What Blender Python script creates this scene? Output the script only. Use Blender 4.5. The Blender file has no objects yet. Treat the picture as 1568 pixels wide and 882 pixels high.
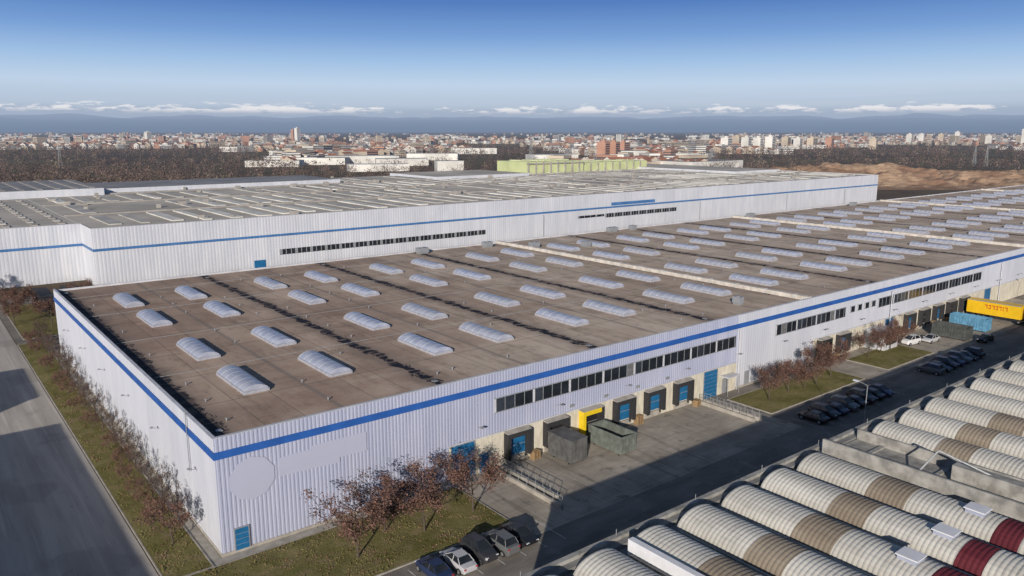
import bpy, math, random
import numpy as np
from mathutils import Vector, noise as mnoise
random.seed(7); rng=np.random.default_rng(5)
scene=bpy.context.scene
scene.view_settings.view_transform='Standard'
scene.view_settings.look='None'
scene.view_settings.exposure=0
COL=scene.collection
CAM=Vector((-20.4,-70.6,40.0))
SUN_EL=math.radians(17.2)
SH=Vector((0.75,0.66,0)).normalized()   # horizontal direction shadows fall
BP=24.7; BO=1.5   # roof bay pitch and offset

# ------------------------------------------------------------------ nodes
class NT:
    def __init__(s,nt): s.nt=nt; s.n=nt.nodes; s.l=nt.links
    def node(s,t,**k):
        n=s.n.new(t)
        for a,b in k.items(): setattr(n,a,b)
        return n
    def put(s,sock,v):
        if v is None: return
        if isinstance(v,(int,float)):
            sock.default_value=v
        elif isinstance(v,(tuple,list)):
            v=tuple(v)
            if len(sock.default_value)==4 and len(v)==3: v=v+(1,)
            sock.default_value=v
        else: s.l.new(v,sock)
    def math(s,op,a,b=None,c=None,clamp=False):
        n=s.node('ShaderNodeMath',operation=op); n.use_clamp=clamp
        s.put(n.inputs[0],a)
        if b is not None: s.put(n.inputs[1],b)
        if c is not None: s.put(n.inputs[2],c)
        return n.outputs[0]
    def mix(s,f,a,b,mode='MIX'):
        n=s.node('ShaderNodeMix',data_type='RGBA',blend_type=mode)
        s.put(n.inputs[0],f); s.put(n.inputs[6],a); s.put(n.inputs[7],b)
        return n.outputs[2]
    def noise(s,vec,scale,detail=4,rough=.55):
        n=s.node('ShaderNodeTexNoise'); n.inputs['Scale'].default_value=scale
        n.inputs['Detail'].default_value=detail; n.inputs['Roughness'].default_value=rough
        s.put(n.inputs['Vector'],vec); return n.outputs[0]
    def scalev(s,vec,v):
        n=s.node('ShaderNodeVectorMath',operation='MULTIPLY')
        s.l.new(vec,n.inputs[0]); n.inputs[1].default_value=v; return n.outputs[0]
    def ramp(s,f,a,b):
        n=s.node('ShaderNodeMapRange'); n.inputs[1].default_value=a; n.inputs[2].default_value=b
        n.interpolation_type='SMOOTHSTEP'
        s.put(n.inputs[0],f); return n.outputs[0]
    def pos(s): return s.node('ShaderNodeNewGeometry').outputs['Position']
    def obj(s): return s.node('ShaderNodeTexCoord').outputs['Object']
    def sep(s,v):
        n=s.node('ShaderNodeSeparateXYZ'); s.l.new(v,n.inputs[0]); return n.outputs

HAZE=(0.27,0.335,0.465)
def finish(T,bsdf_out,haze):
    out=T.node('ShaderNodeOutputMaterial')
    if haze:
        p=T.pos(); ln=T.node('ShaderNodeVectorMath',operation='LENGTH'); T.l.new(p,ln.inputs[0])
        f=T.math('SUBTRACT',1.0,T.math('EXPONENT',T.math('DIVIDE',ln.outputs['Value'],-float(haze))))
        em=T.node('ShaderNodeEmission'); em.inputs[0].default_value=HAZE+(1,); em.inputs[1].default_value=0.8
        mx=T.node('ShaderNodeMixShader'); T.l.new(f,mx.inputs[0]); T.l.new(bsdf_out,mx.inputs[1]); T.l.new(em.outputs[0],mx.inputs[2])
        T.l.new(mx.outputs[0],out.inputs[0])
    else: T.l.new(bsdf_out,out.inputs[0])

def newmat(name):
    m=bpy.data.materials.new(name); m.use_nodes=True; m.node_tree.nodes.clear()
    return m,NT(m.node_tree)
def principled(T,col,rough=.8,metal=0,bump=None,bs=.3,bd=.05,spec=.3):
    b=T.node('ShaderNodeBsdfPrincipled')
    T.put(b.inputs['Base Color'],col); T.put(b.inputs['Roughness'],rough); b.inputs['Metallic'].default_value=metal
    b.inputs['Specular IOR Level'].default_value=spec
    if bump is not None:
        bn=T.node('ShaderNodeBump'); bn.inputs['Strength'].default_value=bs; bn.inputs['Distance'].default_value=bd
        T.l.new(bump,bn.inputs['Height']); T.l.new(bn.outputs[0],b.inputs['Normal'])
    return b.outputs[0]
def mat(name,col,rough=.8,var=.12,scale=.6,haze=0,metal=0,stretch=(1,1,1),col2=None,spec=.3,bump=0):
    m,T=newmat(name)
    v=T.scalev(T.obj(),stretch)
    f=T.ramp(T.noise(v,scale,5,.62),.3,.7)
    a=tuple(c*(1-var) for c in col); b=tuple(min(1,c*(1+var)) for c in (col2 or col))
    c=T.mix(f,a,b)
    finish(T,principled(T,c,rough,metal,bump=f if bump else None,bs=bump,spec=spec),haze)
    return m

# ------------------------------------------------------------------ mesh builder
class MB:
    def __init__(s): s.v=[]; s.f=[]; s.m=[]
    def face(s,pts,m=0):
        n=len(s.v); s.v+= [tuple(p) for p in pts]; s.f.append(tuple(range(n,n+len(pts)))); s.m.append(m)
    def box(s,x0,x1,y0,y1,z0,z1,m=0,mt=None,bottom=True):
        n=len(s.v)
        s.v+=[(x0,y0,z0),(x1,y0,z0),(x1,y1,z0),(x0,y1,z0),(x0,y0,z1),(x1,y0,z1),(x1,y1,z1),(x0,y1,z1)]
        fs=[(0,1,5,4),(1,2,6,5),(2,3,7,6),(3,0,4,7),(4,5,6,7)]
        ms=[m,m,m,m,m if mt is None else mt]
        if bottom: fs.append((3,2,1,0)); ms.append(m)
        s.f+=[tuple(n+i for i in f) for f in fs]; s.m+=ms
    def rbox(s,cx,cy,w,d,z0,z1,ang,m=0,mt=None,gable=0,mg=0):
        n=len(s.v); c,sn=math.cos(ang),math.sin(ang)
        def P(x,y,z): return (cx+x*c-y*sn,cy+x*sn+y*c,z)
        w/=2; d/=2
        s.v+=[P(-w,-d,z0),P(w,-d,z0),P(w,d,z0),P(-w,d,z0),P(-w,-d,z1),P(w,-d,z1),P(w,d,z1),P(-w,d,z1)]
        fs=[(0,1,5,4),(1,2,6,5),(2,3,7,6),(3,0,4,7)]; ms=[m]*4
        if gable:
            s.v+=[P(-w,0,z1+gable),P(w,0,z1+gable)]
            fs+=[(4,5,9,8),(7,8,9,6),(4,8,7),(5,6,9)]; ms+=[mg,mg,m,m]
        else: fs.append((4,5,6,7)); ms.append(m if mt is None else mt)
        s.f+=[tuple(n+i for i in f) for f in fs]; s.m+=ms
    def cyl(s,p0,p1,r0,r1,n=8,m=0,caps=True):
        p0=Vector(p0);p1=Vector(p1); d=(p1-p0)
        if d.length<1e-6: return
        d.normalize(); a=d.orthogonal().normalized(); b=d.cross(a)
        k=len(s.v)
        for p,r in((p0,r0),(p1,r1)):
            for i in range(n):
                t=2*math.pi*i/n; s.v.append(tuple(p+(a*math.cos(t)+b*math.sin(t))*r))
        for i in range(n):
            j=(i+1)%n; s.f.append((k+i,k+j,k+n+j,k+n+i)); s.m.append(m)
        if caps:
            s.f.append(tuple(k+n+i for i in range(n))); s.m.append(m)
            s.f.append(tuple(k+n-1-i for i in range(n))); s.m.append(m)
    def mesh(s,name,mats,smooth=False):
        me=bpy.data.meshes.new(name); me.from_pydata(s.v,[],s.f)
        for m in mats: me.materials.append(m)
        me.polygons.foreach_set('material_index',s.m)
        if smooth: me.polygons.foreach_set('use_smooth',[True]*len(s.f))
        me.update(); return me
    def obj(s,name,mats,parent=None,smooth=False,loc=None):
        return addobj(name,s.mesh(name,mats,smooth),parent,loc)
def addobj(name,me,parent=None,loc=None,rz=0,sc=None):
    o=bpy.data.objects.new(name,me); COL.objects.link(o)
    if parent: o.parent=parent
    if loc: o.location=loc
    if rz: o.rotation_euler=(0,0,rz)
    if sc: o.scale=sc if isinstance(sc,tuple) else (sc,sc,sc)
    return o
def empty(name,loc=(0,0,0)):
    o=bpy.data.objects.new(name,None); COL.objects.link(o); o.location=loc; return o

# ------------------------------------------------------------------ materials
M={}
def roofmat():
    m,T=newmat('bitumen_roof'); p=T.pos(); x,y,z=T.sep(p)
    big=T.ramp(T.noise(p,.05,5,.65),.32,.68)
    mid=T.noise(T.scalev(p,(1,.3,1)),.45,6,.72)
    mid2=T.noise(T.scalev(p,(.25,1,1)),.3,6,.72)
    blot=T.noise(p,.16,6,.75)
    fine=T.noise(p,3.0,4,.6)
    left=T.mix(big,(.315,.21,.16),(.49,.365,.28))
    right=T.mix(big,(.47,.365,.285),(.64,.53,.425))
    c=T.mix(T.ramp(T.math('SUBTRACT',T.math('ADD',x,T.math('MULTIPLY',big,20)),T.math('MULTIPLY',y,.35)),5,75),left,right)
    c=T.mix(T.math('MULTIPLY',T.ramp(mid,.45,.72),.65),c,(.21,.15,.115))
    c=T.mix(T.math('MULTIPLY',T.ramp(mid2,.5,.75),.5),c,(.62,.51,.41))
    c=T.mix(T.math('MULTIPLY',T.ramp(blot,.53,.66),.45),c,(.18,.125,.095))
    c=T.mix(T.math('MULTIPLY',T.ramp(fine,.4,.8),.22),c,(.58,.48,.40))
    cell=T.node('ShaderNodeCombineXYZ')
    T.put(cell.inputs[0],T.math('FLOOR',T.math('DIVIDE',T.math('SUBTRACT',x,BO),BP/6)))
    T.put(cell.inputs[1],T.math('FLOOR',T.math('DIVIDE',y,11.1)))
    wn=T.node('ShaderNodeTexWhiteNoise'); T.l.new(cell.outputs[0],wn.inputs[0])
    c=T.mix(T.math('MULTIPLY',wn.outputs[0],.30),c,(.19,.14,.11))
    def line(co,period,off,w):
        fr=T.math('FRACT',T.math('DIVIDE',T.math('SUBTRACT',co,off),period))
        d=T.math('MULTIPLY',T.math('ABSOLUTE',T.math('SUBTRACT',fr,.5)),period)
        return T.math('LESS_THAN',T.math('SUBTRACT',period/2,d),w)
    c=T.mix(T.math('MULTIPLY',line(x,BP/6,BO,.08),.4),c,(.10,.085,.08))
    c=T.mix(T.math('MULTIPLY',line(y,11.1,0,.10),.5),c,(.11,.095,.085))
    c=T.mix(T.math('MULTIPLY',line(x,BP,BO+BP/2,.35),.45),c,(.22,.19,.17))
    # wet bay gutters
    fr=T.math('FRACT',T.math('DIVIDE',T.math('SUBTRACT',x,BO+BP/2),BP))
    d=T.math('MULTIPLY',T.math('ABSOLUTE',T.math('SUBTRACT',fr,.5)),BP)
    wob=T.math('MULTIPLY',T.noise(T.scalev(p,(1,.55,1)),.8,7,.8),4.6)
    wet=T.math('LESS_THAN',d,T.math('SUBTRACT',wob,1.62))
    bro=T.ramp(T.math('ADD',d,T.math('MULTIPLY',mid2,2)),1.0,4.2)
    c=T.mix(T.math('SUBTRACT',.65,T.math('MULTIPLY',bro,.65)),c,(.20,.155,.13))
    gap=T.math('GREATER_THAN',T.noise(T.scalev(p,(.2,1,1)),1.3,2,.5),.56)
    c=T.mix(T.math('MULTIPLY',wet,T.math('SUBTRACT',1.0,T.math('MULTIPLY',gap,.5))),c,(.022,.023,.033))
    parapet_shade=T.math('SUBTRACT',1.0,T.ramp(T.math('SUBTRACT',x,T.math('MULTIPLY',blot,3)),-.8,1.4))  # parapet shadow painted into the roof colour as a dark left-edge strip
    c=T.mix(T.math('MULTIPLY',parapet_shade,.7),c,(.07,.06,.055))
    finish(T,principled(T,c,.9,bump=mid,bs=.3,bd=.05,spec=.12),0)
    return m
M['roof']=roofmat()
def wallmat(name,c1,c2):
    m,T=newmat(name); p=T.pos()
    f=T.ramp(T.noise(T.scalev(p,(.5,.5,.07)),1.2,5,.6),.3,.75)
    g=T.ramp(T.noise(p,.06,3,.5),.3,.7)
    c=T.mix(f,c1,c2); c=T.mix(T.math('MULTIPLY',g,.3),c,tuple(k*.78 for k in c1))
    x,y,z=T.sep(p)
    pn=T.math('FLOOR',T.math('DIVIDE',T.math('ADD',x,y),6.3)); wn=T.node('ShaderNodeTexWhiteNoise',noise_dimensions='1D'); T.l.new(pn,wn.inputs['W'])
    c=T.mix(T.math('MULTIPLY',wn.outputs[0],.14),c,tuple(k*.7 for k in c1))
    st=T.math('MULTIPLY',T.math('SUBTRACT',1.0,T.ramp(z,0,2.2)),T.ramp(T.noise(T.scalev(p,(1,1,.3)),1.0,5,.7),.3,.8))
    c=T.mix(T.math('MULTIPLY',st,.4),c,(.25,.23,.21))
    finish(T,principled(T,c,.55,spec=.3),0); return m
M['wall']=wallmat('lilac_corrugated_cladding',(.35,.375,.50),(.43,.45,.565))
M['wall_w']=wallmat('white_cladding',(.52,.54,.61),(.60,.61,.67))
M['wall_2']=wallmat('pale_cladding',(.51,.53,.585),(.62,.625,.665))
M['cream']=mat('cream_concrete_panel',(.56,.52,.43),.8,.16,1.5,stretch=(1,1,.3))
M['div']=mat('pale_parapet_render',(.54,.50,.45),.8,.2,.8)
M['blue']=mat('blue_stripe_paint',(.025,.10,.35),.5,.14,.3)
M['blue2']=mat('faded_blue_stripe',(.06,.16,.36),.5,.14,.3)
M['door']=mat('blue_door_paint',(.015,.12,.27),.45,.15,2)
M['coping']=mat('white_metal_coping',(.50,.505,.54),.5,.14,.4)
M['glass']=mat('dark_window_glass',(.018,.022,.028),.12,.3,.5,spec=.6)
M['frame']=mat('grey_metal_frame',(.24,.25,.27),.5,.1,2)
M['rubber']=mat('dock_rubber',(.03,.03,.033),.75,.2,3)
M['dark']=mat('dark_interior',(.015,.015,.016),.9,.2,1)
M['yellow']=mat('yellow_paint',(.70,.50,.02),.5,.08,2)
M['concrete']=mat('concrete',(.33,.305,.27),.9,.2,.8)
M['sign']=mat('faded_sign_panel',(.40,.415,.525),.6,.02,.3)
M['steel']=mat('galvanised_steel',(.30,.31,.32),.45,.15,3,metal=.3)
M['wood']=mat('pallet_wood',(.30,.20,.11),.85,.2,3)
def skymat():
    m,T=newmat('polycarbonate_skylight'); o=T.obj()
    f=T.noise(T.scalev(o,(1,.3,1)),1.4,4,.6)
    inf=T.node('ShaderNodeObjectInfo')
    c=T.mix(T.ramp(f,.3,.7),(.28,.315,.43),(.42,.45,.55))
    c=T.mix(T.math('MULTIPLY',inf.outputs['Random'],.55),c,(.33,.33,.35))
    finish(T,principled(T,c,.3,spec=.5),0); return m
M['poly']=skymat()
M['curb']=mat('skylight_curb',(.34,.345,.39),.6,.15,2)
def yardmat():
    m,T=newmat('yard_concrete'); p=T.pos(); x,y,z=T.sep(p)
    a=T.ramp(T.noise(p,.12,6,.65),.3,.7); b=T.ramp(T.noise(T.scalev(p,(.3,1,1)),.7,5,.7),.35,.75)
    c=T.mix(a,(.28,.245,.205),(.43,.385,.33)); c=T.mix(T.math('MULTIPLY',b,.5),c,(.17,.15,.125))
    br=T.node('ShaderNodeTexBrick'); br.inputs['Scale'].default_value=.2; br.offset=0
    br.inputs['Mortar Size'].default_value=.006; br.inputs['Brick Width'].default_value=1.24; br.inputs['Row Height'].default_value=1.0
    T.l.new(p,br.inputs['Vector'])
    c=T.mix(T.math('MULTIPLY',br.outputs['Fac'],.5),c,(.08,.075,.07))
    st=T.ramp(T.noise(p,.5,4,.6),.58,.70)
    c=T.mix(T.math('MULTIPLY',st,.55),c,(.11,.10,.09))
    tr=T.ramp(T.noise(T.scalev(p,(1,.06,1)),1.1,3,.6),.54,.66)
    c=T.mix(T.math('MULTIPLY',tr,.4),c,(.10,.09,.08))
    finish(T,principled(T,c,.9,spec=.15),0); return m
M['yard']=yardmat()
def roadmat(name,c1,c2,st,wear):
    m,T=newmat(name); p=T.pos()
    a=T.ramp(T.noise(T.scalev(p,st),.5,5,.6),.3,.7); b=T.noise(p,6,3,.6)
    c=T.mix(a,c1,c2); c=T.mix(T.math('MULTIPLY',T.ramp(b,.4,.8),.3),c,tuple(k*.6 for k in c1))
    w=T.ramp(T.noise(T.scalev(p,(st[0]*2.2,st[1]*.5,1)),.8,4,.6),.55,.7)
    c=T.mix(T.math('MULTIPLY',w,.55),c,wear)
    pt=T.ramp(T.noise(p,.09,3,.5),.55,.6); c=T.mix(T.math('MULTIPLY',pt,.25),c,tuple(k*.55 for k in c1))
    sp=T.ramp(T.noise(p,.7,5,.7),.6,.7); c=T.mix(T.math('MULTIPLY',sp,.35),c,tuple(k*.5 for k in c1))
    finish(T,principled(T,c,.9,spec=.15),0); return m
M['road']=roadmat('road_asphalt',(.34,.305,.275),(.48,.44,.40),(1,.07,1),(.56,.515,.46))
M['asph']=roadmat('site_asphalt',(.17,.152,.135),(.26,.235,.21),(.25,1,1),(.31,.28,.245))
def grassmat():
    m,T=newmat('grass'); p=T.pos()
    a=T.ramp(T.noise(p,.25,6,.7),.3,.7); b=T.noise(p,5,4,.7)
    c=T.mix(a,(.125,.118,.038),(.225,.195,.085)); c=T.mix(T.math('MULTIPLY',T.ramp(b,.45,.7),.6),c,(.075,.068,.027))
    d=T.ramp(T.noise(p,.5,5,.7),.5,.68); c=T.mix(T.math('MULTIPLY',d,.65),c,(.23,.17,.105))
    finish(T,principled(T,c,.95,bump=b,bs=.8,bd=.15,spec=.1),0); return m
M['grass']=grassmat()
def groundmat():
    m,T=newmat('ground'); p=T.pos()
    a=T.ramp(T.noise(p,.006,5,.6),.35,.65); b=T.ramp(T.noise(p,.05,5,.6),.35,.65)
    c=T.mix(a,(.11,.08,.06),(.15,.12,.075)); c=T.mix(T.math('MULTIPLY',b,.6),c,(.07,.05,.04))
    d=T.ramp(T.noise(p,.0025,3,.5),.56,.62); c=T.mix(T.math('MULTIPLY',d,.6),c,(.15,.145,.08))
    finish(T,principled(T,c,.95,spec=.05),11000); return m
M['ground']=groundmat()
M['bark']=mat('tree_bark',(.085,.066,.052),.9,.25,3)
M['leafA']=mat('dry_leaves_light',(.165,.09,.068),.85,.3,2)
M['leafB']=mat('dry_leaves_dark',(.085,.050,.043),.85,.3,2)
M['twig']=mat('bare_twigs',(.095,.068,.055),.9,.3,2)

# ------------------------------------------------------------------ corrugated panel
def corr_x(mb,x0,x1,y,z0,z1,p=.45,d=.07,m=0,sgn=-1):
    prof=[(0,0),(.3,0),(.42,1),(.88,1)]
    pts=[]; x=x0
    while x<x1:
        for a,b in prof:
            xx=x+a*p
            if xx<x1: pts.append((xx,y+sgn*b*d))
        x+=p
    pts.append((x1,y))
    for (a,b),(c,e) in zip(pts,pts[1:]): mb.face([(a,b,z0),(c,e,z0),(c,e,z1),(a,b,z1)],m)
def corr_y(mb,y0,y1,x,z0,z1,p=.5,d=.04,m=0,sgn=-1):
    prof=[(0,0),(.3,0),(.42,1),(.88,1)]
    pts=[]; y=y0
    while y<y1:
        for a,b in prof:
            yy=y+a*p
            if yy<y1: pts.append((x+sgn*b*d,yy))
        y+=p
    pts.append((x,y1))
    for (a,b),(c,e) in zip(pts,pts[1:]): mb.face([(c,e,z0),(a,b,z0),(a,b,z1),(c,e,z1)],m)

# ================================================================== MAIN WAREHOUSE
H1=12.0; RZ=11.5; L1=460.0; W1=88.6
wh=empty('warehouse')
b=MB()
b.box(.15,L1,.15,W1,0,RZ,0,1)
b.obj('core_and_roof',[M['wall_w'],M['roof']],wh)
b=MB()   # corrugated cladding
corr_x(b,0,26,0,.35,H1,.42,.045,0)
corr_x(b,26,80,0,4.5,H1,.42,.035,0)
corr_x(b,80,L1,0,4.5,H1,.6,.02,1)
corr_x(b,80,102,0.01,.35,4.5,.6,.02,1)
corr_y(b,0,W1,0,.35,H1,.5,.02,1)
b.obj('cladding',[M['wall'],M['wall_w']],wh)
b=MB()   # plinth, parapets, coping
b.box(-.06,26,-.09,.14,0,.35,0); b.box(-.06,.14,.14,W1,0,.35,0)
b.box(80,102,-.09,.14,0,.35,0)
b.box(-.1,L1,-.12,.28,H1,H1+.06,1); b.box(-.1,.28,.28,W1,H1,H1+.06,1)
b.box(.16,L1,.16,.28,RZ,H1,1); b.box(.16,.28,.28,W1,RZ,H1,1)
b.box(0,L1,W1,W1+.3,0,RZ+.35,1)
for k in(1,2,3,4):
    X=BO+4*BP*k; b.box(X-.5,X+.5,.3,W1-.2,RZ,RZ+.7,2)
    for yy in np.arange(3,86,6.0): b.box(X-.55,X+.55,yy,yy+.12,RZ,RZ+.76,1)
b.obj('parapet_and_plinth',[M['concrete'],M['coping'],M['div']],wh)
b=MB()   # blue band
b.box(-.13,L1,-.13,-.079,9.9,10.65,0); b.box(-.13,-.045,-.079,W1,9.9,10.65,0)
b.obj('blue_band',[M['blue']],wh)
b=MB()   # ribbon windows with mullions
rw=random.Random(2)
def ribbon(x0,x1,z0=7.1,z1=8.75,pitch=1.5,group=4):
    b.box(x0-.1,x1+.1,-.14,-.08,z0-.1,z0,1); b.box(x0-.1,x1+.1,-.14,-.08,z1,z1+.1,1)
    x=x0; i=0
    while x<x1+.01:
        if x<x1-.2: b.box(x,min(x+pitch,x1),-.12,-.08,z0,z1,rw.choices((0,2,3),(7,2,.35))[0])
        w=.16 if i%group==0 else .035
        b.box(x-w,x+w,-.16,-.121,z0,z1,1 if i%group else 4); x+=pitch; i+=1
ribbon(32.6,79.4); ribbon(90.2,111.8); ribbon(123.6,170); ribbon(196,240); ribbon(250,290)
for x in(113.5,116,118.6,121): ribbon(x,x+1.5,7.6,8.6,1.5)
M['glass2']=mat('window_glass_reflecting',(.035,.042,.055),.1,.3,.5,spec=.7)
M['blind']=mat('window_blind',(.14,.14,.145),.7,.2,2)
b.obj('ribbon_windows',[M['glass'],M['frame'],M['glass2'],M['blind'],M['coping']],wh)
b=MB()   # cream dock wall panels
def cream(x0,x1):
    x=x0
    while x<x1-.1:
        e=min(x+3.1,x1); b.box(x+.015,e-.015,-.06,.14,0,4.47,0); x=e
    b.box(x0,x1,-.12,-.061,4.35,4.5,1)
cream(26,80); cream(102,300)
b.obj('concrete_panels',[M['cream'],M['coping']],wh)
b=MB()   # doors & docks
def door(x0,x1,z0,z1,m=0):
    b.box(x0,x1,-.17,-.075,z0,z1,m); b.box(x0-.1,x0,-.19,-.075,z0,z1+.1,1); b.box(x1,x1+.1,-.19,-.075,z0,z1+.1,1); b.box(x0,x1,-.19,-.075,z1,z1+.1,1)
    n=int((z1-z0)/.55)
    for i in range(1,n): b.box(x0,x1,-.18,-.171,z0+i*(z1-z0)/n-.015,z0+i*(z1-z0)/n+.015,1)
door(1.3,2.6,.3,2.5); door(26.3,29.5,.05,4.3); door(30.3,31.5,.05,2.3); door(72,75.1,.05,4.3); door(76.6,77.7,.05,2.3,1)
door(127,130,.05,4.2); door(173,176.2,.05,4.3); door(82.3,83.3,.35,2.4,1)
def dock(x,kind='blue'):
    w=1.85; D=-1.0; z0=1.0; z1=4.15; fm=5 if kind=='yellow' else 2
    b.box(x-w,x-w+.45,D,-.07,z0-.1,z1,fm); b.box(x+w-.45,x+w,D,-.07,z0-.1,z1,2)
    b.box(x-w+.45,x+w-.45,D,-.07,z1-.6,z1,fm)
    b.face([(x-w,D,z1+.004),(x+w,D,z1+.004),(x+w,-.07,z1+.25),(x-w,-.07,z1+.25)],4)
    b.face([(x-w,D,z1+.004),(x-w,-.07,z1+.25),(x-w,-.07,z1)],4)
    b.box(x-w+.45,x+w-.45,-.12,-.065,z0,z1-.6,0 if kind=='blue' else 3)
    b.box(x-w+.45,x+w-.45,-.16,-.121,2.2,2.26,1)
    b.box(x-w+.2,x+w-.2,-.35,-.07,.1,z0-.11,4)
    b.box(x-1.4,x-1.15,-.5,-.351,.55,z0-.11,2); b.box(x+1.15,x+1.4,-.5,-.351,.55,z0-.11,2)
for i,k in enumerate(['blue','dark','yellow','blue','blue','blue']): dock(35.8+6.2*i,k)
for x in(104.8,111.1): dock(x,'dark' if x<106 else 'blue')
for i in range(5): dock(136.4+6.3*i,'dark' if i%2 else 'blue')
for i in range(8): dock(205+6.3*i,'dark' if i%2 else 'blue')
b.obj('doors_and_loading_docks',[M['door'],M['frame'],M['rubber'],M['dark'],M['concrete'],M['yellow']],wh)
b=MB()   # signs, lamps, pipes, canopy
pts=[]; 
for i in range(10):
    t=2*math.pi*(i+.5)/10; pts.append((3.35+2.3*math.cos(t),-.10,7.2+2.2*math.sin(t)))
b.face(pts,0)
b.face([(6.0,-.10,6.6),(12.5,-.10,6.35),(12.5,-.10,6.9),(15.6,-.10,6.8),(15.6,-.10,8.9),(9.5,-.10,8.9),(9.5,-.10,8.6),(6.0,-.10,8.5)],0)
for x in(80.2,128.5,181,235): b.cyl((x,-.3,0),(x,-.3,9.8),.1,.1,8,1)
b.cyl((-.2,8,6),(-.2,8,12.6),.04,.04,6,2)
for x in np.arange(30,300,12.4):
    b.cyl((x,-.12,5.8),(x,-.9,6.1),.03,.03,5,2); b.box(x-.2,x+.2,-1.25,-.85,6.05,6.18,2)
for y in np.arange(6,88,14): b.cyl((-.06,y,6.8),(-.7,y,7.1),.03,.03,5,2); b.box(-.95,-.65,y-.15,y+.15,7.05,7.18,2)
b.box(76,79,-1.6,-.1,2.9,3.05,1); b.cyl((76.1,-1.5,0),(76.1,-1.5,2.9),.05,.05,6,2); b.cyl((78.9,-1.5,0),(78.9,-1.5,2.9),.05,.05,6,2)
b.box(119.5,124.5,-4,-.13,.0,3.4,1); b.box(119.3,124.7,-4.2,-.13,3.4,3.6,1); b.box(120,124,-4.03,-4.001,1.0,2.5,3)
for x in(45.0,51.2,57.4,63.6): b.box(x-.35,x+.35,-.2,-.07,5.0,5.35,2)
b.obj('facade_fittings',[M['sign'],M['coping'],M['steel'],M['glass']],wh)
# skylight mesh (long along Y)
def skylight():
    b=MB(); w=1.4; L=4.6; zc=.34
    b.box(-w-.06,w+.06,-L-.06,L+.06,0,zc,1,bottom=False)
    n=10; rings=[]
    ys=[]; y=-L
    seg=1.5
    while y<L-.01:
        ys+= [(y,0.0),(y+.05,.02),(y+.12,.02),(y+.17,0)]; y+=seg
    ys.append((L,0))
    for y,d in ys:
        r=[]
        for i in range(n+1):
            t=math.pi*(.13+.74*i/n); r.append((-(w)*math.cos(t)/math.cos(.13*math.pi),y,zc+(.95+d)*(math.sin(t)-math.sin(.13*math.pi))+.02))
        rings.append(r)
    for (a,(ya,da)),(c,(yb,db)) in zip(zip(rings,ys),zip(rings[1:],ys[1:])):
        m=2 if (da>0 or db>0) else 0
        for i in range(n): b.face([a[i],a[i+1],c[i+1],c[i]][::-1],m)
    b.face(rings[0],0); b.face(rings[-1][::-1],0)
    return b.mesh('skylight',[M['poly'],M['curb'],M['coping']])
sk=skylight()
for bay in range(18):
    for dx in(7.0,17.2):
        for y in(16.4,32.9,54.6,71.0):
            x=BO+BP*bay+dx
            if x<L1-5: addobj('skylight',sk,wh,(x,y,RZ))
b=MB()   # vents, drains, roof plant
for bay in range(18):
    for off in(.0,12.3,4.2,21.0):
        for y in np.arange(5,86,7.4):
            if random.random()<.42:
                x=BO+BP*bay+off+random.uniform(-.2,.2)+(1.6 if off==0 else 0); yy=y+random.uniform(-.5,.5)
                if off in(4.2,21.0) and random.random()<.7: continue
                if x>2: 
                    b.cyl((x,yy,RZ),(x,yy,RZ+.28),.07,.07,7,0); b.cyl((x,yy,RZ+.28),(x,yy,RZ+.36),.14,.08,7,0)
for x,y,s in((76,86,1.4),(94,84.5,1.2),(140,86.5,1.6),(103,77,1.2),(114,70,1.1),(148,86,1),(204,85,1.5),(270,85,1.5),(88,6,.5)):
    b.box(x-s,x+s,y-.8,y+.8,RZ+.3,RZ+1.4,1); b.box(x-s+.15,x+s-.15,y-.7,y+.7,RZ,RZ+.3,2); b.cyl((x,y,RZ+1.4),(x,y,RZ+1.5),.4,.4,12,2)
for bay in range(18):
    x=BO+BP*bay
    for y in(3,86): b.box(x-.3,x+.3,y-.3,y+.3,RZ,RZ+.08,2)
for y in(24.3,43.5,63,80): b.box(1,L1-2,y,y+.05,RZ,RZ+.06,2)
b.obj('roof_vents_and_plant',[M['frame'],M['frame'],M['steel']],wh)

# ================================================================== SECOND WAREHOUSE (behind)
w2=empty('warehouse')
Y2=152.0; H2=15.4
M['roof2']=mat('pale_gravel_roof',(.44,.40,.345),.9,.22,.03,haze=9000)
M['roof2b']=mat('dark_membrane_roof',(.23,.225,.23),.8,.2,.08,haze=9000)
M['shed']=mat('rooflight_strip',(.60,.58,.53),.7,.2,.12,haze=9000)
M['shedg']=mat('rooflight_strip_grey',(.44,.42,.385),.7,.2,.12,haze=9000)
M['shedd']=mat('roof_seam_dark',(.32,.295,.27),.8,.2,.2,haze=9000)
b=MB()
b.box(18.1,420,Y2+.1,Y2+170,0,H2-.35,0,1); b.box(-120,18,Y2+14.1,Y2+120,0,H2-.4,0,1)
b.obj('core_and_roof',[M['wall_2'],M['roof2']],w2)
b=MB()
corr_x(b,18,420,Y2,0,H2,.9,.03,0); corr_x(b,-120,18,Y2+14,0,H2,.9,.03,0); corr_y(b,Y2,Y2+14,18,0,H2,.9,.03,0)
b.box(17.95,420.1,Y2-.1,Y2+.4,H2,H2+.07,1); b.box(-120,18,Y2+13.9,Y2+14.4,H2,H2+.07,1)
b.box(420,420.3,Y2-.08,Y2+170,0,H2,0)
b.box(17.85,420.4,Y2-.16,Y2-.09,9.45,10.1,2); b.box(-120,17.85,Y2+13.84,Y2+13.91,9.45,10.1,2); b.box(17.85,17.92,Y2-.09,Y2+13.84,9.45,10.1,2)
b.obj('cladding_and_blue_band',[M['wall_2'],M['coping'],M['blue2']],w2)
b=MB()
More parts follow.
